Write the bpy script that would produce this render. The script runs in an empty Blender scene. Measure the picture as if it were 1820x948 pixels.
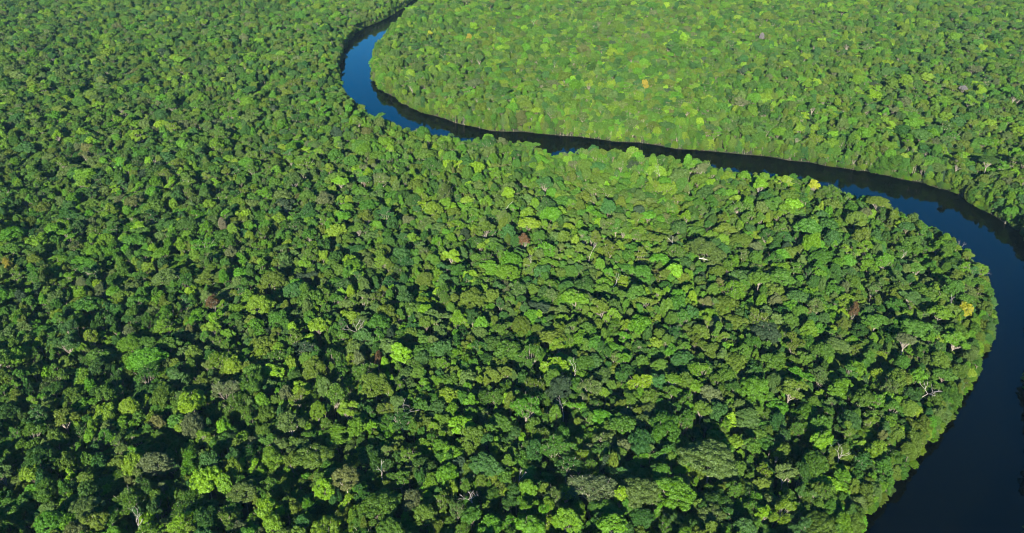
import bpy, bmesh, math, random
import numpy as np
from mathutils import Vector

R = math.radians
sc = bpy.context.scene
col = sc.collection

# ------------------------------------------------------------------ camera
CAM_H, PITCH, FPX = 380.0, R(29.4), 1400.0          # photo is 1820 x 948
cam_d = bpy.data.cameras.new('camera')
cam_d.sensor_width = 36.0
cam_d.lens = FPX / 1820.0 * 36.0
cam_d.clip_start, cam_d.clip_end = 1.0, 30000.0
cam = bpy.data.objects.new('camera', cam_d)
col.objects.link(cam)
cam.location = (0, 0, CAM_H)
cam.rotation_euler = (R(90) - PITCH, 0, 0)
sc.camera = cam

# ------------------------------------------------------------------ sky, sun, exposure
SUN_EL, SUN_AZ = R(21.0), R(8.5)                     # shadows run away from the camera, a little to the right
travel = Vector((math.sin(SUN_AZ) * math.cos(SUN_EL), math.cos(SUN_AZ) * math.cos(SUN_EL), -math.sin(SUN_EL)))
world = bpy.data.worlds.new('World')
sc.world = world
world.use_nodes = True
wn = world.node_tree
sky = wn.nodes.new('ShaderNodeTexSky')
sky.sky_type = 'NISHITA'
sky.sun_disc = False
sky.sun_elevation = SUN_EL
sky.sun_rotation = math.pi + SUN_AZ
sky.altitude = 200
sky.air_density = 1.0
sky.dust_density = 0.1
sky.ozone_density = 4.0
clear = wn.nodes.new('ShaderNodeHueSaturation')          # a very clear, deep blue sky
clear.inputs['Saturation'].default_value = 1.4
wn.links.new(sky.outputs[0], clear.inputs['Color'])
wn.links.new(clear.outputs[0], wn.nodes['Background'].inputs[0])
wn.nodes['Background'].inputs[1].default_value = 0.074
sun_d = bpy.data.lights.new('sun', 'SUN')
sun_d.energy = 4.6
sun_d.angle = R(0.5)
sun_d.color = (1.0, 0.92, 0.77)
sun = bpy.data.objects.new('sun', sun_d)
col.objects.link(sun)
sun.rotation_euler = travel.to_track_quat('-Z', 'Y').to_euler()
sc.view_settings.view_transform = 'Standard'
sc.view_settings.look = 'None'
sc.view_settings.gamma = 1.0
sc.view_settings.exposure = 2.0
sc.cycles.use_denoising = True
sc.cycles.filter_width = 1.1
sc.cycles.max_bounces = 5
sc.cycles.diffuse_bounces = 2
sc.cycles.glossy_bounces = 2
sc.cycles.transmission_bounces = 3
sc.cycles.volume_bounces = 0
sc.cycles.caustics_reflective = False
sc.cycles.caustics_refractive = False

HAZE = 0.000012

# ------------------------------------------------------------------ pixel <-> world
cp, sp = math.cos(PITCH), math.sin(PITCH)

def at(px, py, z=0.0):
    """The point at height z seen at pixel (px, py) of the photograph."""
    u, v = (px - 910.0) / FPX, (474.0 - py) / FPX
    dy, dz = cp + sp * v, -sp + cp * v
    t = (z - CAM_H) / dz
    return (u * t, dy * t, z)

def project(x, y, z):
    """Arrays of pixels and depth for world points."""
    zz = z - CAM_H
    depth = y * cp - zz * sp
    up = y * sp + zz * cp
    return 910.0 + FPX * x / depth, 474.0 - FPX * up / depth, depth

# ------------------------------------------------------------------ materials
def new_mat(name):
    m = bpy.data.materials.new(name)
    m.use_nodes = True
    m.node_tree.nodes.clear()
    return m, m.node_tree.nodes, m.node_tree.links

def leaf_mat(name, rgb, var=0.13, flecks=None):
    m, n, l = new_mat(name)
    out = n.new('ShaderNodeOutputMaterial')
    info = n.new('ShaderNodeObjectInfo')
    geo = n.new('ShaderNodeNewGeometry')
    tc = n.new('ShaderNodeTexCoord')
    noise = n.new('ShaderNodeTexNoise')
    noise.inputs['Scale'].default_value = 0.55
    noise.inputs['Detail'].default_value = 2.0
    l.new(tc.outputs['Object'], noise.inputs['Vector'])
    # value: tree to tree, clump to clump, leaf to leaf
    def mr(src, a, b, lo=0.0, hi=1.0):
        x = n.new('ShaderNodeMapRange')
        x.inputs['From Min'].default_value, x.inputs['From Max'].default_value = lo, hi
        x.inputs['To Min'].default_value, x.inputs['To Max'].default_value = a, b
        l.new(src, x.inputs['Value'])
        return x.outputs[0]
    def mul(a, b):
        x = n.new('ShaderNodeMath'); x.operation = 'MULTIPLY'
        l.new(a, x.inputs[0]); l.new(b, x.inputs[1])
        return x.outputs[0]
    val = mul(mul(mr(info.outputs['Random'], 1 - var, 1 + var),
                  mr(noise.outputs['Fac'], 0.78, 1.22, 0.3, 0.7)),
              mr(geo.outputs['Random Per Island'], 0.74, 1.26))
    wht = n.new('ShaderNodeTexWhiteNoise')
    wht.noise_dimensions = '1D'
    l.new(info.outputs['Random'], wht.inputs['W'])
    hsv = n.new('ShaderNodeHueSaturation')
    hsv.inputs['Color'].default_value = (*rgb, 1)
    l.new(mr(wht.outputs['Value'], 0.485, 0.515), hsv.inputs['Hue'])
    l.new(mr(noise.outputs['Fac'], 1.08, 0.92, 0.3, 0.7), hsv.inputs['Saturation'])
    l.new(val, hsv.inputs['Value'])
    colour = hsv.outputs[0]
    dif = n.new('ShaderNodeBsdfDiffuse')
    tra = n.new('ShaderNodeBsdfTranslucent')
    glo = n.new('ShaderNodeBsdfGlossy')
    glo.inputs['Roughness'].default_value = 0.55
    glo.inputs['Color'].default_value = (0.75, 0.8, 0.85, 1)
    l.new(colour, dif.inputs['Color']); l.new(colour, tra.inputs['Color'])
    mx = n.new('ShaderNodeMixShader'); mx.inputs[0].default_value = 0.22
    l.new(dif.outputs[0], mx.inputs[1]); l.new(tra.outputs[0], mx.inputs[2])
    m2 = n.new('ShaderNodeMixShader'); m2.inputs[0].default_value = 0.015
    l.new(mx.outputs[0], m2.inputs[1]); l.new(glo.outputs[0], m2.inputs[2])
    l.new(m2.outputs[0], out.inputs['Surface'])
    return m

def bark_mat(name, a, b):
    m, n, l = new_mat(name)
    out = n.new('ShaderNodeOutputMaterial')
    p = n.new('ShaderNodeBsdfPrincipled')
    p.inputs['Roughness'].default_value = 0.85
    tc = n.new('ShaderNodeTexCoord')
    mp = n.new('ShaderNodeMapping'); mp.inputs['Scale'].default_value = (1, 1, 0.35)
    noise = n.new('ShaderNodeTexNoise'); noise.inputs['Scale'].default_value = 2.4; noise.inputs['Detail'].default_value = 5
    ramp = n.new('ShaderNodeValToRGB')
    ramp.color_ramp.elements[0].position = 0.35; ramp.color_ramp.elements[0].color = (*a, 1)
    ramp.color_ramp.elements[1].position = 0.65; ramp.color_ramp.elements[1].color = (*b, 1)
    l.new(tc.outputs['Object'], mp.inputs[0]); l.new(mp.outputs[0], noise.inputs['Vector'])
    l.new(noise.outputs['Fac'], ramp.inputs[0]); l.new(ramp.outputs[0], p.inputs['Base Color'])
    l.new(p.outputs[0], out.inputs['Surface'])
    return m

LEAF = {
    'mid green':       leaf_mat('leaf_mid_green',     (0.046, 0.11, 0.009)),
    'dark green':      leaf_mat('leaf_dark_green',    (0.029, 0.077, 0.009)),
    'bluish green':    leaf_mat('leaf_bluish_green',  (0.033, 0.088, 0.016)),
    'grey green':      leaf_mat('leaf_grey_green',    (0.062, 0.107, 0.02)),
    'olive green':     leaf_mat('leaf_olive_green',   (0.067, 0.113, 0.01)),
    'bright green':    leaf_mat('leaf_bright_green',  (0.064, 0.154, 0.007)),
    'yellowish green': leaf_mat('leaf_yellow_green',  (0.092, 0.166, 0.009)),
    'lime green':      leaf_mat('leaf_lime_green',    (0.112, 0.22, 0.007), 0.10),
    'brownish olive':  leaf_mat('leaf_brownish',      (0.075, 0.09, 0.022)),
    'dull grey':       leaf_mat('leaf_dull_grey',     (0.074, 0.1, 0.034), 0.08),
    'slate green':     leaf_mat('leaf_slate',         (0.026, 0.05, 0.02), 0.08),
    'yellow':          leaf_mat('blossom_yellow',     (0.23, 0.255, 0.012), 0.05),
    'orange':          leaf_mat('blossom_orange',     (0.20, 0.165, 0.018), 0.05),
    'rust red':        leaf_mat('leaf_rust',          (0.088, 0.050, 0.018), 0.05),
    'pinkish grey':    leaf_mat('leaf_pinkish_grey',  (0.13, 0.125, 0.07), 0.05),
    'lilac grey':      leaf_mat('blossom_lilac',      (0.13, 0.12, 0.12), 0.05),
}
BARK = bark_mat('pale_bark', (0.10, 0.086, 0.062), (0.25, 0.225, 0.175))
BARK_DARK = bark_mat('brown_bark', (0.06, 0.05, 0.035), (0.15, 0.125, 0.09))
DEADWOOD = bark_mat('bleached_wood', (0.21, 0.19, 0.155), (0.40, 0.37, 0.32))
GREYWOOD = bark_mat('grey_twigs', (0.20, 0.17, 0.14), (0.36, 0.31, 0.27))

# ------------------------------------------------------------------ river outline (world points at the water's edge)
LEFT_BANK = [(880, -62, 0), (815, -42, 0), (762, -18, 0), (728, 4, 0), (690, 32, 0), (655, 47, 0), (630, 62, 0), (612, 85, 0), (603, 110, 0), (600, 135, 0), (605, 160, 2),
             (620, 180, 8), (652, 194, 14), (690, 214, 17), (740, 226, 18), (790, 242, 18), (850, 243, 18), (930, 248, 18), (990, 265, 18),
             (1060, 263, 18), (1130, 270, 18), (1240, 286, 18), (1330, 299, 18), (1430, 317, 18), (1500, 335, 18), (1560, 352, 18),
             (1620, 375, 18), (1676, 405, 17), (1722, 445, 16), (1752, 482, 14), (1764, 520, 11), (1768, 575, 8), (1740, 640, 6),
             (1706, 700, 6), (1666, 765, 6), (1614, 830, 6), (1548, 890, 6), (1494, 950, 6), (1450, 1030, 6), (1330, 1160, 6)]
RIGHT_BANK = [(900, -62, 0), (832, -40, 6), (778, -16, 10), (742, 6, 12), (708, 36, 13), (685, 62, 13), (668, 86, 12), (663, 106, 11), (667, 131, 8), (675, 150, 4),
              (692, 166, 0), (715, 184, 0), (745, 197, 0), (790, 212, 0), (840, 226, 0), (900, 234, 0), (1000, 241, 0), (1100, 251, 0),
              (1200, 263, 0), (1290, 272, 0), (1400, 285, 0), (1500, 300, 0), (1560, 310, 0), (1610, 320, 0), (1680, 338, 0),
              (1740, 370, 0), (1790, 398, 0), (1824, 428, 0), (1838, 490, 0), (1840, 580, 0), (1838, 680, 0), (1842, 780, 0), (1844, 880, 0), (1825, 980, 0), (1760, 1120, 0)]

def bank_line(pts):
    p = [np.array(at(q[0], q[1], q[2] * 1.35)[:2]) for q in pts]
    out = []
    for i in range(len(p) - 1):                      # Catmull-Rom, so the shore bends softly
        p0, p1, p2, p3 = p[max(i - 1, 0)], p[i], p[i + 1], p[min(i + 2, len(p) - 1)]
        for t in (0, 0.33, 0.66):
            out.append(0.5 * (2 * p1 + (p2 - p0) * t + (2 * p0 - 5 * p1 + 4 * p2 - p3) * t * t + (3 * p1 - p0 - 3 * p2 + p3) * t ** 3))
    out.append(p[-1])
    out = np.array(out)
    jr = np.random.default_rng(len(pts))
    return out + jr.normal(0, 1, out.shape) * 2.2             # small bays and points along the shore

lb, rb = bank_line(LEFT_BANK), bank_line(RIGHT_BANK)
river_poly = np.vstack([lb, rb[::-1]])

def river_dist(P):
    """Signed distance to the river: negative in the water."""
    a, b = river_poly, np.roll(river_poly, -1, 0)
    d = np.full(len(P), 1e9)
    ins = np.zeros(len(P), bool)
    for (x1, y1), (x2, y2) in zip(a, b):
        ex, ey = x2 - x1, y2 - y1
        t = np.clip(((P[:, 0] - x1) * ex + (P[:, 1] - y1) * ey) / max(ex * ex + ey * ey, 1e-9), 0, 1)
        d = np.minimum(d, np.hypot(P[:, 0] - x1 - t * ex, P[:, 1] - y1 - t * ey))
        if abs(ey) > 1e-12:
            ins ^= ((y1 > P[:, 1]) != (y2 > P[:, 1])) & (P[:, 0] < ex * (P[:, 1] - y1) / ey + x1)
    return np.where(ins, -d, d)

# ------------------------------------------------------------------ ground and water
def mesh_obj(name, verts, faces, mats, parent=None, link=True):
    me = bpy.data.meshes.new(name)
    me.from_pydata([tuple(map(float, v)) for v in verts], [], [tuple(int(i) for i in f) for f in faces])
    for m in (mats if isinstance(mats, (list, tuple)) else [mats]):
        me.materials.append(m)
    o = bpy.data.objects.new(name, me)
    if link:
        col.objects.link(o)
    if parent:
        o.parent = parent
    return o

gm, n, l = new_mat('forest_soil')
out = n.new('ShaderNodeOutputMaterial'); p = n.new('ShaderNodeBsdfPrincipled'); p.inputs['Roughness'].default_value = 0.95
tc = n.new('ShaderNodeTexCoord'); no = n.new('ShaderNodeTexNoise'); no.inputs['Scale'].default_value = 0.15; no.inputs['Detail'].default_value = 6
rp = n.new('ShaderNodeValToRGB')
rp.color_ramp.elements[0].position = 0.4; rp.color_ramp.elements[0].color = (0.016, 0.028, 0.008, 1)
rp.color_ramp.elements[1].position = 0.66; rp.color_ramp.elements[1].color = (0.030, 0.030, 0.014, 1)
l.new(tc.outputs['Object'], no.inputs['Vector']); l.new(no.outputs['Fac'], rp.inputs[0]); l.new(rp.outputs[0], p.inputs['Base Color']); l.new(p.outputs[0], out.inputs[0])

gx = np.concatenate([[-9000, -4500, -2800, -2200], np.arange(-1700, 1701, 10.0), [2200, 2800, 4500, 9000]])
gy = np.concatenate([[-6000, -3000, -1200, -500, -150], np.arange(0, 2500, 10.0), [2700, 3600, 5500, 9000, 14000]])
GX, GY = np.meshgrid(gx, gy)
gd = river_dist(np.c_[GX.ravel(), GY.ravel()])
gz = np.clip((gd + 1.5) / 6.0, 0, 1)
gz = -1.6 + 2.6 * gz * gz * (3 - 2 * gz) + 0.25 * np.sin(GX.ravel() * 0.05) * np.cos(GY.ravel() * 0.043) * (gd > 6)
nx, ny = len(gx), len(gy)
I = (np.arange(ny - 1)[:, None] * nx + np.arange(nx - 1)[None, :]).ravel()
ground = mesh_obj('ground', np.c_[GX.ravel(), GY.ravel(), gz], np.c_[I, I + 1, I + nx + 1, I + nx], gm)
ground['kind'] = 'structure'; ground['label'] = 'dark leaf-littered forest floor under the trees'

wm, n, l = new_mat('dark_river_water')
out = n.new('ShaderNodeOutputMaterial'); p = n.new('ShaderNodeBsdfPrincipled')
p.inputs['Base Color'].default_value = (0.0005, 0.0008, 0.0005, 1)
p.inputs['Roughness'].default_value = 0.03
p.inputs['IOR'].default_value = 1.19
tc = n.new('ShaderNodeTexCoord'); no = n.new('ShaderNodeTexNoise'); no.inputs['Scale'].default_value = 0.35; no.inputs['Detail'].default_value = 3
bp = n.new('ShaderNodeBump'); bp.inputs['Strength'].default_value = 0.04; bp.inputs['Distance'].default_value = 0.4
l.new(tc.outputs['Object'], no.inputs['Vector']); l.new(no.outputs['Fac'], bp.inputs['Height']); l.new(bp.outputs[0], p.inputs['Normal'])
l.new(p.outputs[0], out.inputs[0])
bm = bmesh.new()
f = bm.faces.new([bm.verts.new((x, y, 0.0)) for x, y in river_poly])
f.normal_update()
if f.normal.z < 0:
    f.normal_flip()
bmesh.ops.triangulate(bm, faces=[f], ngon_method='EAR_CLIP')
rme = bpy.data.meshes.new('river'); bm.to_mesh(rme); bm.free()
rme.materials.append(wm)
river = bpy.data.objects.new('river', rme); col.objects.link(river)
river['kind'] = 'structure'; river['label'] = 'calm dark winding river reflecting the blue sky'

# ------------------------------------------------------------------ tree builders
def unit(v):
    return v / np.maximum(np.linalg.norm(v, axis=-1, keepdims=True), 1e-9)

def leaf_cards(P, N, size, rng, aspect=0.6):
    """Rhombic leaf sprays at P facing N."""
    k = len(P)
    t = unit(np.cross(N, unit(rng.normal(size=(k, 3)))))
    b = np.cross(N, t)
    s = size * rng.uniform(0.6, 1.25, (k, 1))
    a, c = t * s * 0.5, b * s * 0.5 * aspect
    bow = N * s * 0.12
    V = np.stack([P + a - bow, P + c, P - a - bow, P - c], 1).reshape(-1, 3)
    F = np.arange(k * 4).reshape(k, 4)
    return V, F

def lobe_shell(C, Rl, centre, dens, size, rng, zs=0.82, low=-0.3, jit=0.55, aspect=0.6, sub=13):
    """Leaf sprays over lobes, each lobe a heap of smaller knobs with creases between them."""
    Ps, Ns = [], []
    for c, r in zip(C, Rl):
        if rng.random() < 0.1:
            continue
        r = r * rng.uniform(0.85, 1.2)
        o = unit((c - centre)[None])[0]
        i = np.arange(sub)
        z = 1 - (i + 0.5) / sub * 1.35
        a = i * 2.39996 + rng.uniform(0, 6.28)
        q = np.sqrt(np.clip(1 - z * z, 0, 1))
        D = unit(np.c_[np.cos(a) * q, np.sin(a) * q, z] + rng.normal(0, 0.16, (sub, 3)))
        D = D[(D @ o > -0.5)]
        for d0 in D:
            rs = r * 0.37 * rng.uniform(0.6, 1.4)
            cc = c + d0 * np.array([1, 1, zs]) * r * rng.uniform(0.55, 0.98)
            k = max(5, int(dens * rs * rs * 1.5))
            d = unit(rng.normal(size=(int(k * 2.2), 3)))
            d = d[(d[:, 2] > low - 0.15) & (d @ d0 > -0.35)][:k]
            rr = np.where(rng.random(len(d)) < 0.12, rng.uniform(0.2, 0.8, len(d)), rng.normal(0.97, 0.1, len(d)))
            Ps.append(cc + d * (rs * rr)[:, None] * np.array([1, 1, 0.5 + 0.5 * zs]))
            Ns.append(unit(d + rng.normal(size=d.shape) * jit))
    return leaf_cards(np.vstack(Ps), np.vstack(Ns), size, rng, aspect)

def tube(path, radii, sides=6):
    path = np.array(path, float)
    V, F = [], []
    k = len(path)
    for i in range(k):
        t = path[min(i + 1, k - 1)] - path[max(i - 1, 0)]
        t = t / max(np.linalg.norm(t), 1e-9)
        ref = np.array([1.0, 0, 0]) if abs(t[0]) < 0.8 else np.array([0, 1.0, 0])
        u = np.cross(t, ref); u /= np.linalg.norm(u); w = np.cross(t, u)
        for s in range(sides):
            a = 2 * math.pi * s / sides
            V.append(path[i] + radii[i] * (math.cos(a) * u + math.sin(a) * w))
    for i in range(k - 1):
        for s in range(sides):
            q = (s + 1) % sides
            F.append((i * sides + s, i * sides + q, (i + 1) * sides + q, (i + 1) * sides + s))
    F.append(tuple(range((k - 1) * sides, k * sides)))
    return V, F

def join(parts):
    V, F, o = [], [], 0
    for v, f in parts:
        V.extend(v); F.extend([tuple(int(i) + o for i in q) for q in f]); o += len(v)
    return V, F

def limbs_to(C, Rl, base_z, rng, r0=0.34, every=1, thin=0.05):
    """Trunk with roots flare, forking into limbs that end in the lobes."""
    lean = rng.normal(0, 0.35, 2)
    fork = np.array([lean[0], lean[1], base_z])
    parts = [tube([(0, 0, -1.2), (0, 0, 0.2), (lean[0] * .2, lean[1] * .2, 2.0), (lean[0] * .7, lean[1] * .7, base_z * .55), fork, fork + (0, 0, 1.2)],
                  [r0 * 2.0, r0 * 1.6, r0 * 1.1, r0 * 0.9, r0 * 0.8, r0 * 0.4])]
    order = np.argsort(np.arctan2(C[:, 1], C[:, 0]))
    groups = np.array_split(order, max(3, min(7, len(C) // 4)))
    for g in groups:
        m = C[g].mean(0)
        knee = fork + (m - fork) * np.array([0.5, 0.5, 0.42]) + rng.normal(0, 0.3, 3)
        parts.append(tube([fork - (0, 0, .4), (fork + knee) / 2 + rng.normal(0, .2, 3), knee], [r0 * .62, r0 * .5, r0 * .4], 5))
        for j in g[::every]:
            e = C[j] + np.array([0, 0, Rl[j] * 0.25])
            mid = (knee + e) / 2 + rng.normal(0, 0.3, 3) + np.array([0, 0, -0.25])
            parts.append(tube([knee, mid, e], [r0 * .34, r0 * .2, thin], 4))
            if thin > 0.055 and rng.random() < 0.5:      # bare twig ends standing out of a thin crown
                tip = C[j] + (C[j] - fork) / np.linalg.norm(C[j] - fork) * Rl[j] * rng.uniform(1.0, 1.5)
                parts.append(tube([mid, (mid + tip) / 2 + rng.normal(0, .25, 3), tip], [r0 * .26, r0 * .2, 0.05], 4))
    return join(parts)

def dome(nl, rx, rz, zc, lobe, rng, bottom=-0.15, jr=0.12, core=True):
    """Lobe centres over a dome of radius rx and height rz around height zc."""
    i = np.arange(nl)
    zt = bottom + (1 - bottom) * (1 - (i + 0.5) / nl) ** 0.9
    ph = i * 2.39996 + rng.normal(0, 0.25, nl)
    q = np.sqrt(np.clip(1 - zt * zt, 0, 1))
    s = 1 + rng.normal(0, jr, nl)
    L = lobe * rng.uniform(0.72, 1.28, nl)
    C = np.c_[np.cos(ph) * q * (rx - L * 0.8) * s, np.sin(ph) * q * (rx - L * 0.8) * s, zc + zt * (rz - L * 0.6) * s]
    return C, L

# every crown is built at radius 6 and height 24 and scaled when placed
def shape_dome(rng, d, sz):
    C, L = dome(32, 6, 6.2, 17.8, 2.0, rng, -0.45, 0.2)
    return lobe_shell(C, L, np.array([0, 0, 17]), 70 * d, sz, rng), limbs_to(C, L, 13, rng, every=3)

def shape_clumpy(rng, d, sz):
    C, L = dome(19, 6.1, 6.0, 17.6, 2.5, rng, -0.35, 0.16)
    return lobe_shell(C, L, np.array([0, 0, 16]), 66 * d, sz, rng, 0.66, -0.15, 0.45), limbs_to(C, L, 12.5, rng, every=2)

def shape_round(rng, d, sz):
    C, L = dome(58, 5.9, 5.8, 18.0, 1.5, rng, -0.45, 0.05)
    return lobe_shell(C, L, np.array([0, 0, 17]), 74 * d, sz * 0.85, rng, 0.85, -0.3, 0.6), limbs_to(C, L, 13, rng, every=6)

def shape_flat(rng, d, sz):
    C, L = dome(28, 6.5, 3.2, 19.8, 1.8, rng, -0.25, 0.08)
    return lobe_shell(C, L, np.array([0, 0, 14]), 70 * d, sz, rng, 0.55, -0.1, 0.4), limbs_to(C, L, 14.5, rng, every=2)

def shape_open(rng, d, sz):
    C, L = dome(30, 6.2, 6.0, 17.6, 1.7, rng, -0.3, 0.18)
    keep = rng.random(30) < 0.88
    return lobe_shell(C[keep], L[keep], np.array([0, 0, 16]), 34 * d, sz * 0.95, rng, 0.7, -0.2, 0.75), limbs_to(C, L, 11.0, rng, 0.32, 1, 0.06)

def shape_tall(rng, d, sz):
    C, L = dome(30, 4.6, 7.6, 16.2, 1.6, rng, -0.5, 0.14)
    return lobe_shell(C, L, np.array([0, 0, 15]), 66 * d, sz, rng), limbs_to(C, L, 10, rng, every=4)

def shape_ragged(rng, d, sz):
    C = []; L = []
    for k in range(5):
        a = k * 1.256 + rng.normal(0, .35); r = rng.uniform(2.2, 4.2); h = rng.uniform(15.8, 20.6)
        c, q = dome(9, rng.uniform(1.9, 2.9), rng.uniform(1.6, 2.8), 0, 1.15, rng, -0.2, 0.15)
        C.append(c + np.array([math.cos(a) * r, math.sin(a) * r, h])); L.append(q)
    c, q = dome(9, 2.6, 2.6, 0, 1.2, rng, -0.2, 0.15)
    C.append(c + np.array([rng.normal(0, .6), rng.normal(0, .6), 20.6])); L.append(q)
    C, L = np.vstack(C), np.concatenate(L)
    return lobe_shell(C, L, np.array([0, 0, 15]), 62 * d, sz, rng, 0.75, -0.25, 0.6), limbs_to(C, L, 12, rng, every=3)

def shape_bushy(rng, d, sz):
    C, L = dome(44, 6.2, 12.0, 10.5, 1.95, rng, -0.72, 0.14)
    return lobe_shell(C, L, np.array([0, 0, 10]), 50 * d, sz * 1.05, rng, 0.9, -0.5, 0.6), limbs_to(C, L, 5, rng, every=6)

def shape_layered(rng, d, sz):
    C = []; L = []
    for k in range(6):
        a = k * 1.9 + rng.normal(0, .4); r = rng.uniform(0.8, 3.6); h = 14.5 + k * 1.5
        m = 7; ph = rng.uniform(0, 6.28); w = rng.uniform(1.8, 3.0)
        for j in range(m):
            b = ph + j * 6.283 / m; q = w * math.sqrt(rng.random())
            C.append((math.cos(a) * r + math.cos(b) * q * 1.2, math.sin(a) * r + math.sin(b) * q, h + rng.normal(0, .3))); L.append(rng.uniform(0.9, 1.5))
    C, L = np.array(C), np.array(L)
    return lobe_shell(C, L, np.array([0, 0, 10]), 62 * d, sz, rng, 0.45, -0.1, 0.5), limbs_to(C, L, 11, rng, every=3, thin=0.06)

SHAPES = [('domed', shape_dome, 11), ('domed', shape_dome, 12), ('clumpy', shape_clumpy, 21), ('clumpy', shape_clumpy, 22), ('round', shape_round, 31),
          ('flat-topped', shape_flat, 41), ('open', shape_open, 51), ('open', shape_open, 52), ('narrow', shape_tall, 61),
          ('ragged', shape_ragged, 71), ('ragged', shape_ragged, 72), ('bushy', shape_bushy, 81), ('bushy', shape_bushy, 82), ('layered', shape_layered, 91), ('layered', shape_layered, 92), ('ragged', shape_ragged, 73)]
SH_W = np.array([.08, .07, .09, .09, .05, .06, .08, .08, .09, .09, .09, 0, 0, .09, .09, .09]); SH_W /= SH_W.sum()
BUSHY = (11, 12)

def fast_mesh(name, V, F, mats, mat_idx=None):
    """Mesh from numpy quads (and the odd n-gon)."""
    me = bpy.data.meshes.new(name)
    V = np.asarray(V, np.float32)
    counts = np.array([len(f) for f in F], np.int32)
    loops = np.concatenate([np.asarray(f, np.int32) for f in F])
    me.vertices.add(len(V)); me.vertices.foreach_set('co', V.ravel())
    me.loops.add(len(loops)); me.loops.foreach_set('vertex_index', loops)
    me.polygons.add(len(counts))
    me.polygons.foreach_set('loop_start', np.concatenate([[0], np.cumsum(counts)[:-1]]).astype(np.int32))
    if mat_idx is not None:
        me.polygons.foreach_set('material_index', np.asarray(mat_idx, np.int32))
    for m in mats:
        me.materials.append(m)
    me.update(calc_edges=True)
    return me

NEAR, FAR = [], []
for k, (nm, fn, seed) in enumerate(SHAPES):
    (cv, cf), (tv, tf) = fn(np.random.default_rng(seed), 1.3, 0.55)
    NEAR.append((fast_mesh('crown', cv, list(cf), [LEAF['mid green']]), fast_mesh('trunk', tv, tf, [BARK])))
    (cv, cf), (tv, tf) = fn(np.random.default_rng(seed), 0.7, 0.78)
    F = list(cf) + [tuple(i + len(cv) for i in q) for q in tf]
    FAR.append(fast_mesh('forest_tree', np.vstack([cv, np.array(tv)]), F, [LEAF['mid green'], BARK], [0] * len(cf) + [1] * len(tf)))

def set_mat(o, m, slot=0):
    o.material_slots[slot].link = 'OBJECT'
    o.material_slots[slot].material = m

def empty(name, loc, rz=0.0, scl=(1, 1, 1)):
    o = bpy.data.objects.new(name, None)
    col.objects.link(o)
    o.empty_display_size = 1.0
    o.location = loc; o.rotation_euler = (0, 0, rz); o.scale = scl
    return o

def tag(o, label, cat, group=None):
    o['label'] = label; o['category'] = cat
    if group:
        o['group'] = group

CROWN_O, TRUNK_O = {}, {}
def crown_of(k):
    """The first crown and trunk of a shape; later trees copy them."""
    if k not in CROWN_O:
        CROWN_O[k] = bpy.data.objects.new('crown', NEAR[k][0])
        TRUNK_O[k] = bpy.data.objects.new('trunk', NEAR[k][1])
        return CROWN_O[k], TRUNK_O[k]
    return CROWN_O[k].copy(), TRUNK_O[k].copy()

def place_tree(x, y, r, h, k, leaf, rz, name='broadleaf_tree', e=1.0, bark=None, z=0.9):
    t = empty(name, (x, y, z), rz, (r / 6.0 * e, r / 6.0 / e, h / 24.0))
    c, tr = crown_of(k)
    for o in (c, tr):
        col.objects.link(o); o.parent = t
    set_mat(c, LEAF[leaf])
    if bark:
        set_mat(tr, bark)
    return t

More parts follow.
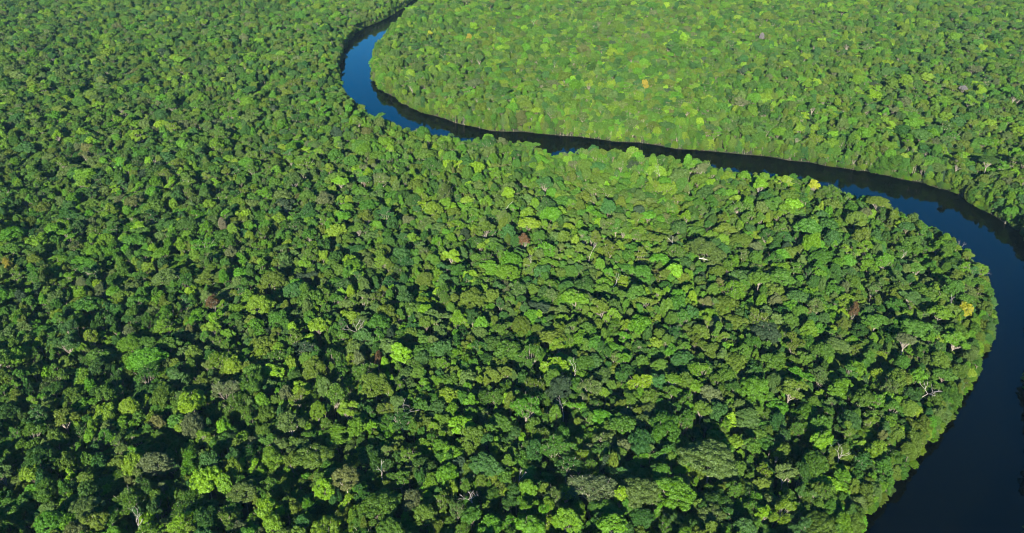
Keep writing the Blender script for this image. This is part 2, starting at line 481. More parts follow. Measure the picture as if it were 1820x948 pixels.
# ------------------------------------------------------------------ the trees one can name
# (px, py of the crown, radius m, height m, shape, leaf, name, label, short phrase for neighbours, category)
LM = [
    (340, 714, 6.2, 28, 2, 'lime green', 'broadleaf_tree', 'large vivid lime green tree with clumpy crown above a dull grey tree', 'the vivid lime tree above the dull grey one'),
    (343, 757, 5.6, 27, 4, 'dull grey', 'broadleaf_tree', 'dull grey round tree directly below the large vivid lime tree', 'the dull grey tree under the vivid lime one'),
    (275, 826, 6.0, 28, 4, 'dull grey', 'broadleaf_tree', 'pale dull grey round tree alone near the lower left corner', 'the lone dull grey tree lower left'),
    (402, 694, 5.2, 27, 6, 'dull grey', 'broadleaf_tree', 'dull grey open tree up and right of the vivid lime tree', 'the grey tree beside the vivid lime one'),
    (396, 762, 3.8, 27, 9, 'lime green', 'broadleaf_tree', 'small ragged lime tree just right of the dull grey round tree', 'the small ragged lime tree'),
    (366, 853, 5.4, 27, 3, 'lime green', 'broadleaf_tree', 'clumpy lime green tree right of the lone dull grey tree', 'the clumpy lime tree lower left'),
    (565, 732, 3.4, 27, 4, 'yellowish green', 'broadleaf_tree', 'small smooth round yellowish tree like a ball among ragged crowns', 'the smooth yellowish ball tree'),
    (262, 640, 8.0, 29, 4, 'bright green', 'broadleaf_tree', 'very broad smooth bright green dome in the lower left forest', 'the very broad bright green dome'),
    (576, 870, 3.8, 26, 0, 'lime green', 'broadleaf_tree', 'small lime green domed tree left of a brownish tree on a pale trunk', 'the small lime dome by the brownish tree'),
    (614, 852, 4.6, 30, 1, 'brownish olive', 'broadleaf_tree', 'brownish olive tree on a pale trunk near the bottom', 'the brownish olive tree at the bottom'),
    (672, 902, 7.4, 27, 0, 'mid green', 'broadleaf_tree', 'very broad mid green domed tree at the bottom edge left of centre', 'the very broad bottom dome'),
    (1052, 868, 8.2, 28, 6, 'dull grey', 'broadleaf_tree', 'very broad sprawling dull grey tree at bottom centre', 'the sprawling dull grey tree'),
    (1262, 816, 9.0, 31, 3, 'grey green', 'broadleaf_tree', 'largest clumpy tree of swollen grey green mounds at bottom right of centre', 'the tree of swollen mounds'),
    (1183, 762, 7.6, 29, 0, 'mid green', 'broadleaf_tree', 'very broad dense mid green tree above the tree of swollen mounds', 'the dense dome above the swollen mounds'),
    (1195, 875, 7.0, 28, 1, 'bright green', 'broadleaf_tree', 'very broad bright green domed tree below the tree of swollen mounds', 'the bright dome below the swollen mounds'),
    (1460, 782, 4.4, 28, 2, 'lime green', 'broadleaf_tree', 'medium lime green clumpy tree beside a small pale snag near the river', 'the lime tree beside the riverside snag'),
    (1340, 692, 6.4, 28, 1, 'bright green', 'broadleaf_tree', 'broad bright green domed tree left of the lower river bend', 'the broad bright dome by the bend'),
    (1442, 434, 6.6, 31, 4, 'lime green', 'broadleaf_tree', 'large round lime green tree standing between the two river reaches', 'the large round lime tree'),
    (1135, 580, 6.6, 28, 5, 'bright green', 'broadleaf_tree', 'smooth flat-topped bright green tree in the middle of the near forest', 'the smooth flat-topped tree'),
    (1362, 590, 6.2, 29, 2, 'slate green', 'broadleaf_tree', 'darkest slate green clumpy tree left of the lower river bend', 'the dark slate green tree'),
    (1255, 446, 10.0, 32, 0, 'grey green', 'broadleaf_tree', 'huge grey green domed tree with a pale fallen trunk lying on it', 'the huge grey green dome'),
    (1437, 588, 5.4, 29, 8, 'bright green', 'broadleaf_tree', 'upright bright green tree right of the darkest slate green tree', 'the upright tree beside the slate one'),
    (1446, 331, 6.0, 30, 9, 'yellow', 'flowering_tree', 'brilliant yellow flowering tree at the river edge', 'the brilliant yellow flowering tree'),
    (1716, 552, 4.6, 27, 6, 'yellow', 'flowering_tree', 'yellow flowering open tree on the bank of the lower bend', 'the yellow flowering tree by the lower bend'),
    (14, 472, 3.6, 27, 8, 'orange', 'flowering_tree', 'small orange yellow flowering tree at the left edge', 'the orange tree at the left edge'),
    (1146, 152, 4.0, 29, 1, 'orange', 'flowering_tree', 'orange yellow flowering tree in the far forest above a pale lime tree', 'the far orange tree'),
    (1136, 172, 5.0, 33, 2, 'yellowish green', 'broadleaf_tree', 'tall yellowish tree on a pale trunk below the far orange tree', 'the pale lime tree below the orange one'),
    (842, 150, 9.0, 29, 5, 'dull grey', 'broadleaf_tree', 'very broad flat dull grey tree in the forest above the river bend', 'the flat grey tree above the bend'),
    (842, 48, 5.0, 28, 1, 'lime green', 'broadleaf_tree', 'lime yellow tree high in the far forest right of the upper river', 'the lime tree in the far forest'),
    (764, 61, 5.0, 28, 9, 'yellow', 'flowering_tree', 'small yellow flowering tree nearest the narrow upper river', 'the yellow tree near the upper river'),
    (834, 68, 4.0, 28, 0, 'orange', 'flowering_tree', 'small orange flowering tree just below the far lime yellow tree', 'the small far orange tree'),
    (378, 538, 3.6, 26, 6, 'rust red', 'broadleaf_tree', 'rusty red open tree alone in the left forest', 'the rusty red tree on the left'),
    (672, 640, 2.8, 25, 6, 'rust red', 'broadleaf_tree', 'small rusty red tree left of centre in the near forest', 'the small rusty red tree'),
    (1518, 552, 3.2, 27, 6, 'rust red', 'broadleaf_tree', 'red tinged open tree between the slate tree and the river', 'the red tinged tree'),
    (930, 430, 3.0, 26, 7, 'rust red', 'broadleaf_tree', 'rusty brown open tree near the middle of the forest', 'the rusty brown tree'),
    (396, 400, 3.4, 28, 4, 'pinkish grey', 'broadleaf_tree', 'small pinkish grey round tree in the left forest', 'the pinkish grey tree'),
    (1711, 160, 4.4, 28, 5, 'lilac grey', 'flowering_tree', 'small lilac grey flat-topped tree in the shady upper right forest', 'the lilac grey tree'),
    (1354, 66, 3.6, 28, 4, 'lilac grey', 'flowering_tree', 'tiny lilac flowering round tree in the far forest near the top', 'the far lilac tree'),
    (1733, 125, 7.0, 29, 6, 'dull grey', 'broadleaf_tree', 'broad dull grey open tree in the upper right forest', 'the upper right grey tree'),
    (803, 456, 5.6, 28, 9, 'lime green', 'broadleaf_tree', 'ragged lime green tree in the central forest', 'the ragged lime tree in the centre'),
    (606, 326, 5.0, 29, 5, 'lime green', 'broadleaf_tree', 'flat lime green tree below the upper river bend', 'the flat lime tree below the bend'),
    (624, 522, 3.0, 28, 4, 'lime green', 'broadleaf_tree', 'small round lime green tree in the left central forest', 'the small round lime tree'),
    (375, 585, 4.6, 27, 10, 'yellowish green', 'broadleaf_tree', 'ragged yellowish tree below the rusty red tree on the left', 'the ragged yellowish tree on the left'),
    (1230, 532, 2.6, 28, 4, 'lime green', 'broadleaf_tree', 'tiny round lime tree right of the smooth flat-topped tree', 'the tiny round lime tree'),
    (1580, 262, 6.4, 22, 1, 'yellowish green', 'broadleaf_tree', 'broad yellowish green domed tree on the far bank near the right', 'the yellowish dome on the far bank'),
    (180, 515, 4.6, 27, 9, 'dull grey', 'broadleaf_tree', 'dull grey ragged tree in the forest near the left edge', 'the ragged grey tree on the left'),
    (790, 345, 7.6, 30, 6, 'grey green', 'broadleaf_tree', 'very broad grey green open tree above the middle of the forest', 'the broad open tree above the middle'),
    (70, 820, 6.4, 28, 1, 'dark green', 'broadleaf_tree', 'broad dark green dome in the lower left corner', 'the dark dome in the lower left'),
    (115, 745, 6.8, 29, 9, 'olive green', 'broadleaf_tree', 'broad olive green ragged tree near the left edge low down', 'the ragged olive tree near the left edge'),
    (950, 800, 5.0, 28, 8, 'bluish green', 'broadleaf_tree', 'narrow bluish green tree at bottom centre among rounder crowns', 'the narrow bluish tree at bottom centre'),
    (820, 760, 5.2, 28, 5, 'lime green', 'broadleaf_tree', 'flat-topped lime green tree in the lower middle forest', 'the flat lime tree in the lower middle'),
    (480, 905, 6.0, 28, 10, 'lime green', 'broadleaf_tree', 'ragged lime green tree at the bottom edge left of centre', 'the ragged lime tree at the bottom'),
    (1390, 905, 5.6, 28, 10, 'yellowish green', 'broadleaf_tree', 'ragged yellowish tree at the bottom edge near the river', 'the ragged yellowish tree at the bottom'),
    (1560, 800, 4.6, 25, 8, 'yellowish green', 'broadleaf_tree', 'narrow yellowish tree on the bank near the lower river corner', 'the narrow yellowish bank tree'),
    (995, 690, 5.4, 28, 1, 'slate green', 'broadleaf_tree', 'dark slate domed tree in the lower central forest', 'the dark slate dome'),
]

placed = []          # dict per tree: x y r h k leaf named phrase
def add_tree(x, y, r, h, k, leaf, rz, lm=None):
    e = 1 + 0.2 * math.sin(x * 12.9898 + y * 78.233)          # oval footprints
    placed.append(dict(x=x, y=y, r=r, h=h, k=k, leaf=leaf, rz=rz, lm=lm, e=e))

prng = np.random.default_rng(5)
for q in LM:
    x, y, _ = at(q[0], q[1], q[3] * 1.22 * 0.80)
    add_tree(x, y, q[2] * (1.45 if q[6] == 'broadleaf_tree' else 1.15), q[3] * 1.22, q[4], q[5], prng.uniform(0, 6.28), q)

# ------------------------------------------------------------------ snags, palm, umbrella tree, bare thickets, fallen trunk
def snag_mesh(seed, h, spread=1.0, r0=0.36, lean=(0, 0), forks=2, depth=4):
    rng = np.random.default_rng(seed)
    parts = []
    def grow(p, d, L, r, lev):
        k = 3
        pts, rad = [p], [r]
        for i in range(k):
            d = d + rng.normal(0, 0.16, 3); d = d / np.linalg.norm(d)
            p = p + d * L / k
            pts.append(p); rad.append(r * (1 - 0.3 * (i + 1) / k))
        parts.append(tube(pts, rad, 6 if lev > 2 else 4))
        if lev <= 0:
            return
        for j in range(forks + (rng.random() < 0.4)):
            a = rng.uniform(0, 6.28)
            s = np.array([math.cos(a), math.sin(a), 0]) * spread * rng.uniform(0.5, 1.0) + np.array([0, 0, rng.uniform(0.0, 0.35)])
            nd = d + s; nd /= np.linalg.norm(nd)
            grow(p, nd, L * rng.uniform(0.5, 0.85), r * 0.62, lev - 1)
    base = np.array([0.0, 0, -0.5]); d = np.array([lean[0], lean[1], 1.0]); d /= np.linalg.norm(d)
    r0 *= 0.62
    parts.append(tube([base, base + d * h * 0.5], [r0 * 1.5, r0], 7))
    grow(base + d * h * 0.5 - d * 0.2, d, h * 0.22, r0, depth)
    return join(parts)

def snag(px, py, h, label, seed, spread=0.8, r0=0.36, lean=(0, 0), zc=0.75, mat=DEADWOOD, depth=3, name='dead_tree', group='bare dead trees'):
    h *= 1.2
    x, y, _ = at(px, py, h * zc)
    v, f = snag_mesh(seed, h, spread, r0, lean, 2, depth)
    me = fast_mesh(name, v, f, [mat])
    o = bpy.data.objects.new(name, me); col.objects.link(o)
    o.location = (x, y, 0.8)
    tag(o, label, 'dead tree', group)
    return x, y

BLOCK = []            # (x, y, radius) that other trees leave free
SN = [
    (1640, 688, 27, 'tall white forked snag on the bank beside the lower river bend', 3, 0.75, 0.48, (0.05, -0.1), 3, 5.5, 'the tall white forked snag'),
    (850, 888, 27, 'bleached many-armed snag standing at the bottom left of centre', 8, 1.0, 0.5, (0, 0), 4, 5.0, 'the bleached many-armed snag'),
    (1090, 500, 32, 'slim white snag in the central forest right of a rusty brown tree', 13, 0.7, 0.36, (-0.03, 0), 3, 3.4, 'the slim white snag'),
    (1195, 428, 33, 'straight pale snag beside the huge grey green dome', 17, 0.6, 0.38, (0, 0), 2, 2.8, 'the straight pale snag'),
    (1047, 448, 31, 'short pale snag up and left of the slim white snag', 21, 0.8, 0.32, (0.02, 0), 3, 2.6, 'the short pale snag'),
    (948, 474, 31, 'thin pale snag just below the rusty brown tree', 25, 0.5, 0.30, (-0.04, 0), 3, 2.6, 'the thin pale snag'),
    (1492, 815, 25, 'small forked pale snag near the lower river bank', 29, 0.7, 0.36, (0, 0), 3, 3.0, 'the small forked riverside snag'),
    (920, 848, 27, 'pale y-shaped snag at bottom centre beside the sprawling grey tree', 33, 0.5, 0.34, (0.03, 0), 2, 3.0, 'the pale y-shaped snag'),
    (1020, 658, 29, 'bare pale snag left of the smooth flat-topped tree and below it', 37, 1.0, 0.36, (0, 0), 3, 3.2, 'the bare snag below the flat-topped tree'),
    (1002, 720, 28, 'grey bare snag in the lower central forest above the bottom grey tree', 41, 0.8, 0.34, (0, 0), 3, 3.0, 'the grey bare snag'),
    (680, 836, 30, 'pale snag with a broken top in a dark gap near the bottom', 45, 0.45, 0.42, (-0.03, 0), 2, 4.0, 'the broken pale snag in the dark gap'),
    (636, 592, 29, 'grey bare snag in the left central forest', 49, 0.7, 0.30, (0, 0), 4, 2.6, 'the left central grey snag'),
    (720, 730, 29, 'low spreading pale snag left of the lower middle lime tree', 53, 1.1, 0.34, (0, 0), 3, 3.0, 'the low spreading snag'),
    (240, 935, 26, 'bare white snag at the bottom edge in the left forest', 57, 0.9, 0.36, (0.04, 0), 3, 3.4, 'the bare white snag at the bottom left'),
    (1600, 452, 30, 'pale twisted snag between the umbrella tree and the river bend', 61, 0.9, 0.34, (0.1, 0), 3, 3.0, 'the pale twisted snag'),
    (1690, 540, 27, 'short leaning pale snag left of the yellow tree by the lower bend', 65, 0.7, 0.34, (0.12, 0), 2, 2.6, 'the short leaning snag'),
    (985, 118, 32, 'pale snag in the far forest above the flat grey tree', 69, 0.7, 0.36, (0, 0), 3, 3.0, 'the far pale snag'),
    (950, 42, 32, 'pale branching snag high in the far forest', 73, 0.9, 0.36, (0, 0), 3, 3.0, 'the far branching snag'),
    (1175, 312, 33, 'pale snag just below the middle reach of the river', 77, 0.8, 0.34, (0, 0), 3, 3.0, 'the snag below the river reach'),
    (895, 372, 34, 'tall pale snag over a gap in the central forest', 81, 0.5, 0.36, (0, 0), 2, 3.2, 'the tall snag over a gap'),
    (1575, 20, 34, 'tall pale snag near the top in the shady upper right forest', 85, 0.6, 0.40, (0, 0), 2, 3.0, 'the tall upper right snag'),
]
for px, py, h, label, seed, spread, r0, lean, depth, blk, ph in SN:
    x, y = snag(px, py, h, label, seed, spread, r0, lean, 0.75, DEADWOOD, depth)
    BLOCK.append((x, y, blk, ph, px, py))

# grey leafless thickets leaning over the water
TW = [(1756, 596, 5, 'grey leafless thicket leaning over the water at the widest bend', 91, (0.9, 0.1)),
      (1688, 712, 5, 'grey leafless thicket on the bank below the forked snag', 95, (0.9, -0.2)),
      (1700, 440, 18, 'grey leafless treetop at the water edge above the widest bend', 99, (0.2, 0.1)),
      (1734, 486, 15, 'bare grey branches reaching over the river right of the yellow tree', 103, (0.6, 0.1))]
for px, py, h, label, seed, lean in TW:
    snag(px, py, h, label, seed, 1.0, 0.2, lean, 0.75, GREYWOOD, 5, 'leafless_thicket', 'leafless grey thickets on the bank')
    BLOCK.append((*at(px, py, h * .75)[:2], 1.0, None, px, py))

# umbrella-crowned tree at the river's edge
def umbrella(px, py, rad, h, label, seed, leaf, phrase):
    rad, h = rad * 1.5, h * 1.2
    rng = np.random.default_rng(seed)
    x, y, _ = at(px, py, h * 0.93)
    C, L = dome(40, rad, rad * 0.36, h * 0.88, rad * 0.21, rng, 0.05, 0.05)
    cv, cf = lobe_shell(C, L, np.array([0, 0, h * 0.5]), 80, 0.6, rng, 0.5, -0.1, 0.4)
    parts = [tube([(0, 0, -1), (0, 0, 2), (0.1, 0, h * .45), (0, 0.1, h * 0.66)], [0.9, 0.6, 0.5, 0.48], 8)]
    for k in range(9):
        a = k * 0.698 + rng.normal(0, .12)
        e = np.array([math.cos(a) * rad * .72, math.sin(a) * rad * .72, h * 0.88])
        m = np.array([math.cos(a) * rad * .3, math.sin(a) * rad * .3, h * 0.75])
        parts.append(tube([(0, 0, h * .63), m, e], [0.36, 0.27, 0.12], 5))
        for s in (-.35, .35):
            parts.append(tube([m, (math.cos(a + s) * rad * .6, math.sin(a + s) * rad * .6, h * 0.885)], [0.18, 0.08], 4))
    tv, tf = join(parts)
    t = empty('umbrella_tree', (x, y, 0.9))
    c = bpy.data.objects.new('crown', fast_mesh('crown', cv, list(cf), [LEAF[leaf]])); col.objects.link(c); c.parent = t
    tr = bpy.data.objects.new('trunk', fast_mesh('trunk', tv, tf, [BARK])); col.objects.link(tr); tr.parent = t
    tag(t, label, 'tree', 'umbrella-crowned trees')
    BLOCK.append((x, y, rad * 0.9, phrase, px, py))
umbrella(1562, 358, 7.6, 33, 'umbrella-crowned tree on radiating pale limbs at the river edge', 7, 'olive green', 'the umbrella-crowned tree')
umbrella(1757, 284, 7.4, 31, 'umbrella-crowned dark tree on the shaded far bank at the right', 9, 'dark green', 'the umbrella tree on the far bank')
umbrella(1610, 602, 4.8, 30, 'small grey umbrella-crowned tree on a pale trunk by the lower bend', 15, 'dull grey', 'the small grey umbrella tree')
umbrella(1196, 672, 3.8, 29, 'small umbrella-crowned yellowish tree in the lower forest', 19, 'yellowish green', 'the small yellowish umbrella tree')

# palms
def palm_parts(seed, h, nf, fl):
    rng = np.random.default_rng(seed)
    V, F = [], []
    for k in range(nf):
        a = k * 2.39996 + rng.normal(0, .1)
        up = 0.9 - 1.25 * k / nf
        u = np.array([math.cos(a), math.sin(a), 0])
        side = np.array([-u[1], u[0], 0])
        p = np.array([0, 0, h]) ; d = u * math.cos(up) + np.array([0, 0, math.sin(up)])
        steps = 12
        for i in range(steps):
            d = d + np.array([0, 0, -0.11]); d /= np.linalg.norm(d)
            p = p + d * fl / steps
            w = 1.25 * math.sin(math.pi * (i + 1.5) / (steps + 2))
            for s in (-1, 1):
                tip = p + side * s * w + d * 0.55 + np.array([0, 0, -0.35 * w])
                o = len(V)
                V += [p - d * 0.10, p + d * 0.12, tip + d * 0.08, tip - d * 0.08]
                F.append((o, o + 1, o + 2, o + 3))
    return (V, F), tube([(0, 0, -1), (0, 0, 1), (0.1, 0, h * .5), (0, 0, h + .2)], [0.32, 0.22, 0.18, 0.2], 7)

PM = [(1667, 630, 17, 'palm with drooping fronds on the bank left of the lower bend', 1, 'bright green', 'the palm by the lower bend'),
      (1535, 770, 18, 'palm among broad trees near the lower river corner', 2, 'yellowish green', 'the palm near the lower river corner'),
      (938, 838, 20, 'dark green palm in a gap at bottom centre', 3, 'mid green', 'the palm at bottom centre'),
      (1448, 862, 17, 'palm with pale fronds at the bottom near the river', 4, 'bright green', 'the bottom palm near the river')]
for px, py, h, label, seed, leaf, ph in PM:
    h *= 1.25
    x, y, _ = at(px, py, h)
    (cv, cf), (tv, tf) = palm_parts(seed, h, 24, 5.8)
    t = empty('palm_tree', (x, y, 0.9))
    c = bpy.data.objects.new('crown', fast_mesh('crown', cv, cf, [LEAF[leaf]])); col.objects.link(c); c.parent = t
    tr = bpy.data.objects.new('trunk', fast_mesh('trunk', tv, tf, [BARK])); col.objects.link(tr); tr.parent = t
    tag(t, label, 'palm', 'palms near the lower river')
    BLOCK.append((x, y, 4.2, ph, px, py))

# pale fallen trunk resting on the huge dome
x, y, z = at(1250, 461, 36.0)
v, f = tube([(-2.6, 0.3, 0.5), (-1, 0.1, 0.35), (0.8, 0, 0.05), (2.6, -0.2, -0.4)], [0.3, 0.27, 0.24, 0.16], 7)
v2, f2 = tube([(-1.2, 0.1, 0.35), (-0.4, 0.2, 0.9), (0.4, 0.2, 1.3)], [0.16, 0.11, 0.06], 5)
v, f = join([(v, f), (v2, f2)])
o = bpy.data.objects.new('fallen_trunk', fast_mesh('fallen_trunk', v, f, [DEADWOOD])); col.objects.link(o); o.location = (x, y, z); o.scale = (1.5, 1.5, 1.5)
tag(o, 'pale fallen trunk lying across the huge grey green domed tree', 'log')

# ------------------------------------------------------------------ the rest of the forest
rng = np.random.default_rng(20)
YMIN, YMAX = 120.0, 2350.0
def xlim(y):
    return 110 + 0.72 * y
COLS = ['mid green', 'dark green', 'bluish green', 'grey green', 'olive green', 'bright green', 'yellowish green', 'lime green', 'brownish olive', 'dull grey', 'slate green', 'pinkish grey', 'yellow', 'orange']
CW = np.array([.285, .105, .085, .10, .17, .145, .07, .022, .006, .012, .004, 0.0, 0.0, 0.0]); CW /= CW.sum()

cell = 9.0
grid = {}
def grid_add(x, y, r):
    grid.setdefault((int(x // cell), int(y // cell)), []).append((x, y, r))
def free(x, y, r, f):
    cx, cy = int(x // cell), int(y // cell)
    for i in range(cx - 2, cx + 3):
        for j in range(cy - 2, cy + 3):
            for (a, b, q) in grid.get((i, j), ()):
                dd = f * (r + q)
                if (a - x) ** 2 + (b - y) ** 2 < dd * dd:
                    return False
    return True
for t in placed:
    grid_add(t['x'], t['y'], t['r'])
for b in BLOCK:
    grid_add(b[0], b[1], b[2])

def noise2(x, y):
    return math.sin(x * .021 + 1.3) * math.cos(y * .017 + .4) + .6 * math.sin(x * .047 - y * .039) + .4 * math.sin(x * .11 + y * .09)

for (rlo, rhi, tries, ov) in ((7.6, 10.0, 8000, 0.98), (5.6, 7.6, 32000, 0.80), (4.1, 5.7, 120000, 0.70), (2.8, 4.3, 200000, 0.66)):
    Y = np.sqrt(rng.uniform((YMIN + 130) ** 2, (YMAX + 130) ** 2, tries)) - 130
    X = rng.uniform(-1, 1, tries) * (110 + 0.72 * Y)
    D = river_dist(np.c_[X, Y])
    RR = rng.uniform(rlo, rhi, tries)
    KK = rng.choice(len(SH_W), tries, p=SH_W); CC = rng.choice(len(CW), tries, p=CW); BB = rng.choice(BUSHY, tries); TT = rng.random((tries, 4))
    for x, y, d, r, kk, cc, bb, tt in zip(X, Y, D, RR, KK, CC, BB, TT):
        if d < -0.5 + 0.25 * r or not free(x, y, r, ov):
            continue
        grid_add(x, y, r)
        edge = min(1.0, 0.74 + d / 80.0)
        h = (19.5 + 1.15 * r + 3.2 * noise2(x, y) + (tt[0] + tt[1] - 1) * 9.0) * edge
        k = int(kk) if d > 10 or tt[2] < .35 else int(bb)
        add_tree(x, y, r, max(h, 9), k, COLS[int(cc)], tt[3] * 6.283)
        if d < 25 and placed[-1]['leaf'] in ('slate green', 'dark green') and rng.random() < .6:
            placed[-1]['leaf'] = 'olive green'

# fringe of low trees down to the water's edge
for line, sgn in ((lb, 1), (rb, -1)):
    seg = np.diff(line, axis=0); L = np.hypot(seg[:, 0], seg[:, 1])
    for i in range(len(seg)):
        nrm = np.array([-seg[i, 1], seg[i, 0]]) / max(L[i], 1e-6)
        for s in np.arange(rng.uniform(0, 2.6), L[i], 2.6):
            p = line[i] + seg[i] * (s / L[i])
            for c in (1, -1):
                q = p + nrm * c * rng.uniform(-1.5, 5.0)
                low = rng.random() < 0.5
                if low:
                    q = p + nrm * c * rng.uniform(-1.5, 1.5)
                d = river_dist(q[None])[0]
                if d < -1.2 or abs(q[0]) > xlim(q[1]) + 60 or q[1] < 60:
                    continue
                r = rng.uniform(1.6, 4.8)
                if rng.random() < 0.4:
                    continue
                add_tree(q[0], q[1], r, rng.uniform(4.0, 9.0) if low else rng.uniform(8, 20.0) + d * 0.5, int(rng.choice(BUSHY)) if low else int(rng.choice([0, 2, 8, 9, 10, 11, 12])),
                         ['mid green', 'olive green', 'yellowish green', 'bright green', 'grey green', 'bluish green'][int(rng.choice(6, p=[.25, .27, .15, .15, .12, .06]))], rng.uniform(0, 6.28))

X = np.array([t['x'] for t in placed]); Y = np.array([t['y'] for t in placed]); H = np.array([t['h'] for t in placed]); RAD = np.array([t['r'] for t in placed])
PX, PY, DEP = project(X, Y, H * 0.83)
size_px = RAD / DEP
inframe = (PX > -8) & (PX < 1828) & (PY > -8) & (PY < 960)
named = np.array([t['lm'] is not None for t in placed])
score = np.where(inframe & ~named, size_px, -1)
n_pick = 300 - int(sum(1 for t in placed if t['lm'] and t['lm'][6] == 'broadleaf_tree'))
pick = np.argsort(-score)[:n_pick]

# landmarks first
for t in placed:
    if t['lm']:
        q = t['lm']
        o = place_tree(t['x'], t['y'], t['r'], t['h'], t['k'], t['leaf'], t['rz'], q[6], t['e'])
        tag(o, q[7], 'tree', 'broadleaf trees of the rainforest' if q[6] == 'broadleaf_tree' else 'flowering trees in the canopy')

# then the largest of the others, each told apart by its look and its place beside a landmark
marks = [(t['lm'][0], t['lm'][1], t['lm'][8]) for t in placed if t['lm']] + [(b[4], b[5], b[3]) for b in BLOCK if b[3]]
MX, MY = np.array([m[0] for m in marks]), np.array([m[1] for m in marks])
def sizeword(r):
    return 'very broad' if r > 8 else 'broad' if r > 6.2 else 'medium' if r > 4.6 else 'small'
def sector(dx, dy):
    return ('right of' if dx > 0 else 'left of') if abs(dx) > abs(dy) * 1.1 else ('below' if dy > 0 else 'above')
KEY = {}
cand = np.where(inframe)[0]
for i in cand:
    dd = np.hypot(MX - PX[i], (MY - PY[i]) * 1.1)
    j = int(np.argmin(np.where(dd < 6, 1e9, dd)))
    t = placed[i]
    KEY.setdefault((sizeword(t['r']), t['leaf'], SHAPES[t['k']][0], j, sector(PX[i] - MX[j], PY[i] - MY[j])), []).append((dd[j], i))
LABEL = {}
ORD = ['nearest', 'second', 'third', 'fourth', 'fifth', 'sixth', 'seventh', 'eighth', 'ninth', 'tenth']
for (sz, leaf, shp, j, sec), lst in KEY.items():
    lst.sort()
    for rank, (_, i) in enumerate(lst):
        o = '' if len(lst) == 1 else ORD[min(rank, 9)] + ' '
        ph = marks[j][2]
        if len((o + sz + ' ' + leaf + ' x x ' + sec + ' ' + ph).split()) > 16:
            ph = 'the ' + ph[4:].replace('the ', '')
        LABEL[i] = f'{o}{sz} {leaf} {shp} tree {sec} {ph}'
for i in pick:
    t = placed[i]
    o = place_tree(t['x'], t['y'], t['r'], t['h'], t['k'], t['leaf'], t['rz'], 'broadleaf_tree', t['e'])
    tag(o, LABEL.get(i, 'green tree'), 'tree', 'broadleaf trees of the rainforest')

# ------------------------------------------------------------------ everything smaller: one mass of instanced trees
src = bpy.data.collections.new('forest_sources')
def proto_index(k, leaf):
    return k * len(COLS) + COLS.index(leaf)
for k in range(len(SHAPES)):
    for ci, c in enumerate(COLS):
        o = bpy.data.objects.new('forest_tree_%03d' % (k * len(COLS) + ci), FAR[k])
        set_mat(o, LEAF[c]); set_mat(o, BARK if k in (2, 6, 7, 9, 10, 13, 14, 15) else BARK_DARK, 1)
        src.objects.link(o)

def gn_tree():
    g = bpy.data.node_groups.new('scatter_trees', 'GeometryNodeTree')
    g.interface.new_socket('Geometry', in_out='INPUT', socket_type='NodeSocketGeometry')
    g.interface.new_socket('Geometry', in_out='OUTPUT', socket_type='NodeSocketGeometry')
    N, Lk = g.nodes, g.links
    gi, go = N.new('NodeGroupInput'), N.new('NodeGroupOutput')
    ci = N.new('GeometryNodeCollectionInfo'); ci.inputs['Collection'].default_value = src
    ci.inputs['Separate Children'].default_value = True; ci.inputs['Reset Children'].default_value = True
    iop = N.new('GeometryNodeInstanceOnPoints'); iop.inputs['Pick Instance'].default_value = True
    def attr(name, typ):
        a = N.new('GeometryNodeInputNamedAttribute'); a.data_type = typ; a.inputs['Name'].default_value = name
        return a.outputs['Attribute']
    Lk.new(gi.outputs[0], iop.inputs['Points']); Lk.new(ci.outputs[0], iop.inputs['Instance'])
    Lk.new(attr('kind_index', 'INT'), iop.inputs['Instance Index'])
    Lk.new(attr('turn', 'FLOAT_VECTOR'), iop.inputs['Rotation'])
    Lk.new(attr('size', 'FLOAT_VECTOR'), iop.inputs['Scale'])
    Lk.new(iop.outputs[0], go.inputs[0])
    return g
GN = gn_tree()

def scatter(name, label, cat, pts, idx, rz, scl):
    me = bpy.data.meshes.new(name)
    me.from_pydata([tuple(map(float, p)) for p in pts], [], [])
    a = me.attributes.new('kind_index', 'INT', 'POINT'); a.data.foreach_set('value', np.asarray(idx, np.int32))
    a = me.attributes.new('turn', 'FLOAT_VECTOR', 'POINT'); a.data.foreach_set('vector', np.c_[np.zeros(len(rz)), np.zeros(len(rz)), rz].astype(np.float32).ravel())
    a = me.attributes.new('size', 'FLOAT_VECTOR', 'POINT'); a.data.foreach_set('vector', np.asarray(scl, np.float32).ravel())
    o = bpy.data.objects.new(name, me); col.objects.link(o)
    md = o.modifiers.new('scatter', 'NODES'); md.node_group = GN
    o['kind'] = 'stuff'; o['label'] = label; o['category'] = cat
    return o

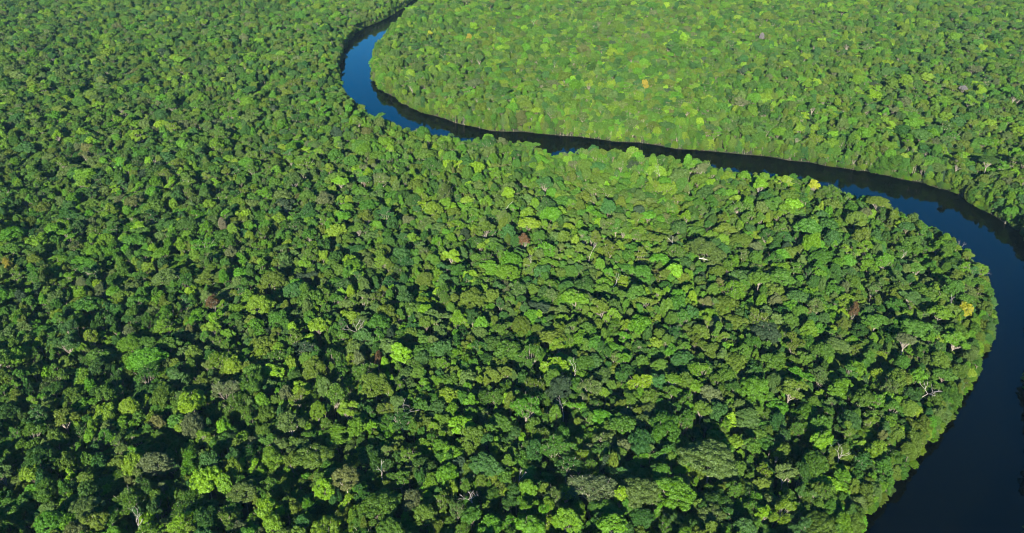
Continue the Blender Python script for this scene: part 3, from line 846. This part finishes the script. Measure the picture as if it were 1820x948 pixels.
done = set(int(i) for i in pick)
rest = [i for i, t in enumerate(placed) if i not in done and not t['lm']]
scatter('forest', 'dense mixed green rainforest covering both banks into the distance', 'forest',
        [(placed[i]['x'], placed[i]['y'], 0.9) for i in rest],
        [proto_index(placed[i]['k'], placed[i]['leaf']) for i in rest],
        np.array([placed[i]['rz'] for i in rest]),
        [(placed[i]['r'] / 6 * placed[i]['e'], placed[i]['r'] / 6 / placed[i]['e'], placed[i]['h'] / 24) for i in rest])

# shaded undergrowth on the forest floor
nu = 34000
UY = np.sqrt(rng.uniform((YMIN + 130) ** 2, (1700 + 130) ** 2, nu)) - 130
UX = rng.uniform(-1, 1, nu) * (80 + 0.72 * UY)
UD = river_dist(np.c_[UX, UY])
ok = UD > 3
UX, UY = UX[ok], UY[ok]
nu = len(UX)
ur, uh = rng.uniform(2.4, 4.8, nu), rng.uniform(11, 24, nu)
scatter('undergrowth', 'dark green undergrowth in the gaps between the trees', 'undergrowth', np.c_[UX, UY, np.full(nu, 0.9)],
        [proto_index(int(a), ['mid green', 'dark green', 'bright green', 'olive green'][int(b)]) for a, b in zip(rng.choice(BUSHY, nu), rng.integers(0, 4, nu))],
        rng.uniform(0, 6.28, nu), np.c_[ur / 6, ur / 6, uh / 24])

# ------------------------------------------------------------------ haze
if HAZE > 0:
    hm, n, l = new_mat('haze')
    out = n.new('ShaderNodeOutputMaterial'); v = n.new('ShaderNodeVolumePrincipled')
    v.inputs['Color'].default_value = (0.45, 0.78, 1.0, 1)
    v.inputs['Density'].default_value = HAZE
    v.inputs['Anisotropy'].default_value = 0.0
    l.new(v.outputs[0], out.inputs['Volume'])
    x0, x1, y0, y1, z0, z1 = -9500, 9500, -6500, 14500, -3, 395
    V = [(x, y, z) for z in (z0, z1) for y in (y0, y1) for x in (x0, x1)]
    F = [(0, 2, 3, 1), (4, 5, 7, 6), (0, 1, 5, 4), (2, 6, 7, 3), (0, 4, 6, 2), (1, 3, 7, 5)]
    hz = mesh_obj('haze', V, F, hm)
    hz['kind'] = 'stuff'; hz['label'] = 'thin bluish air haze over the forest'
print('TREES', len(placed), 'rest', len(rest), 'pick', len(pick))
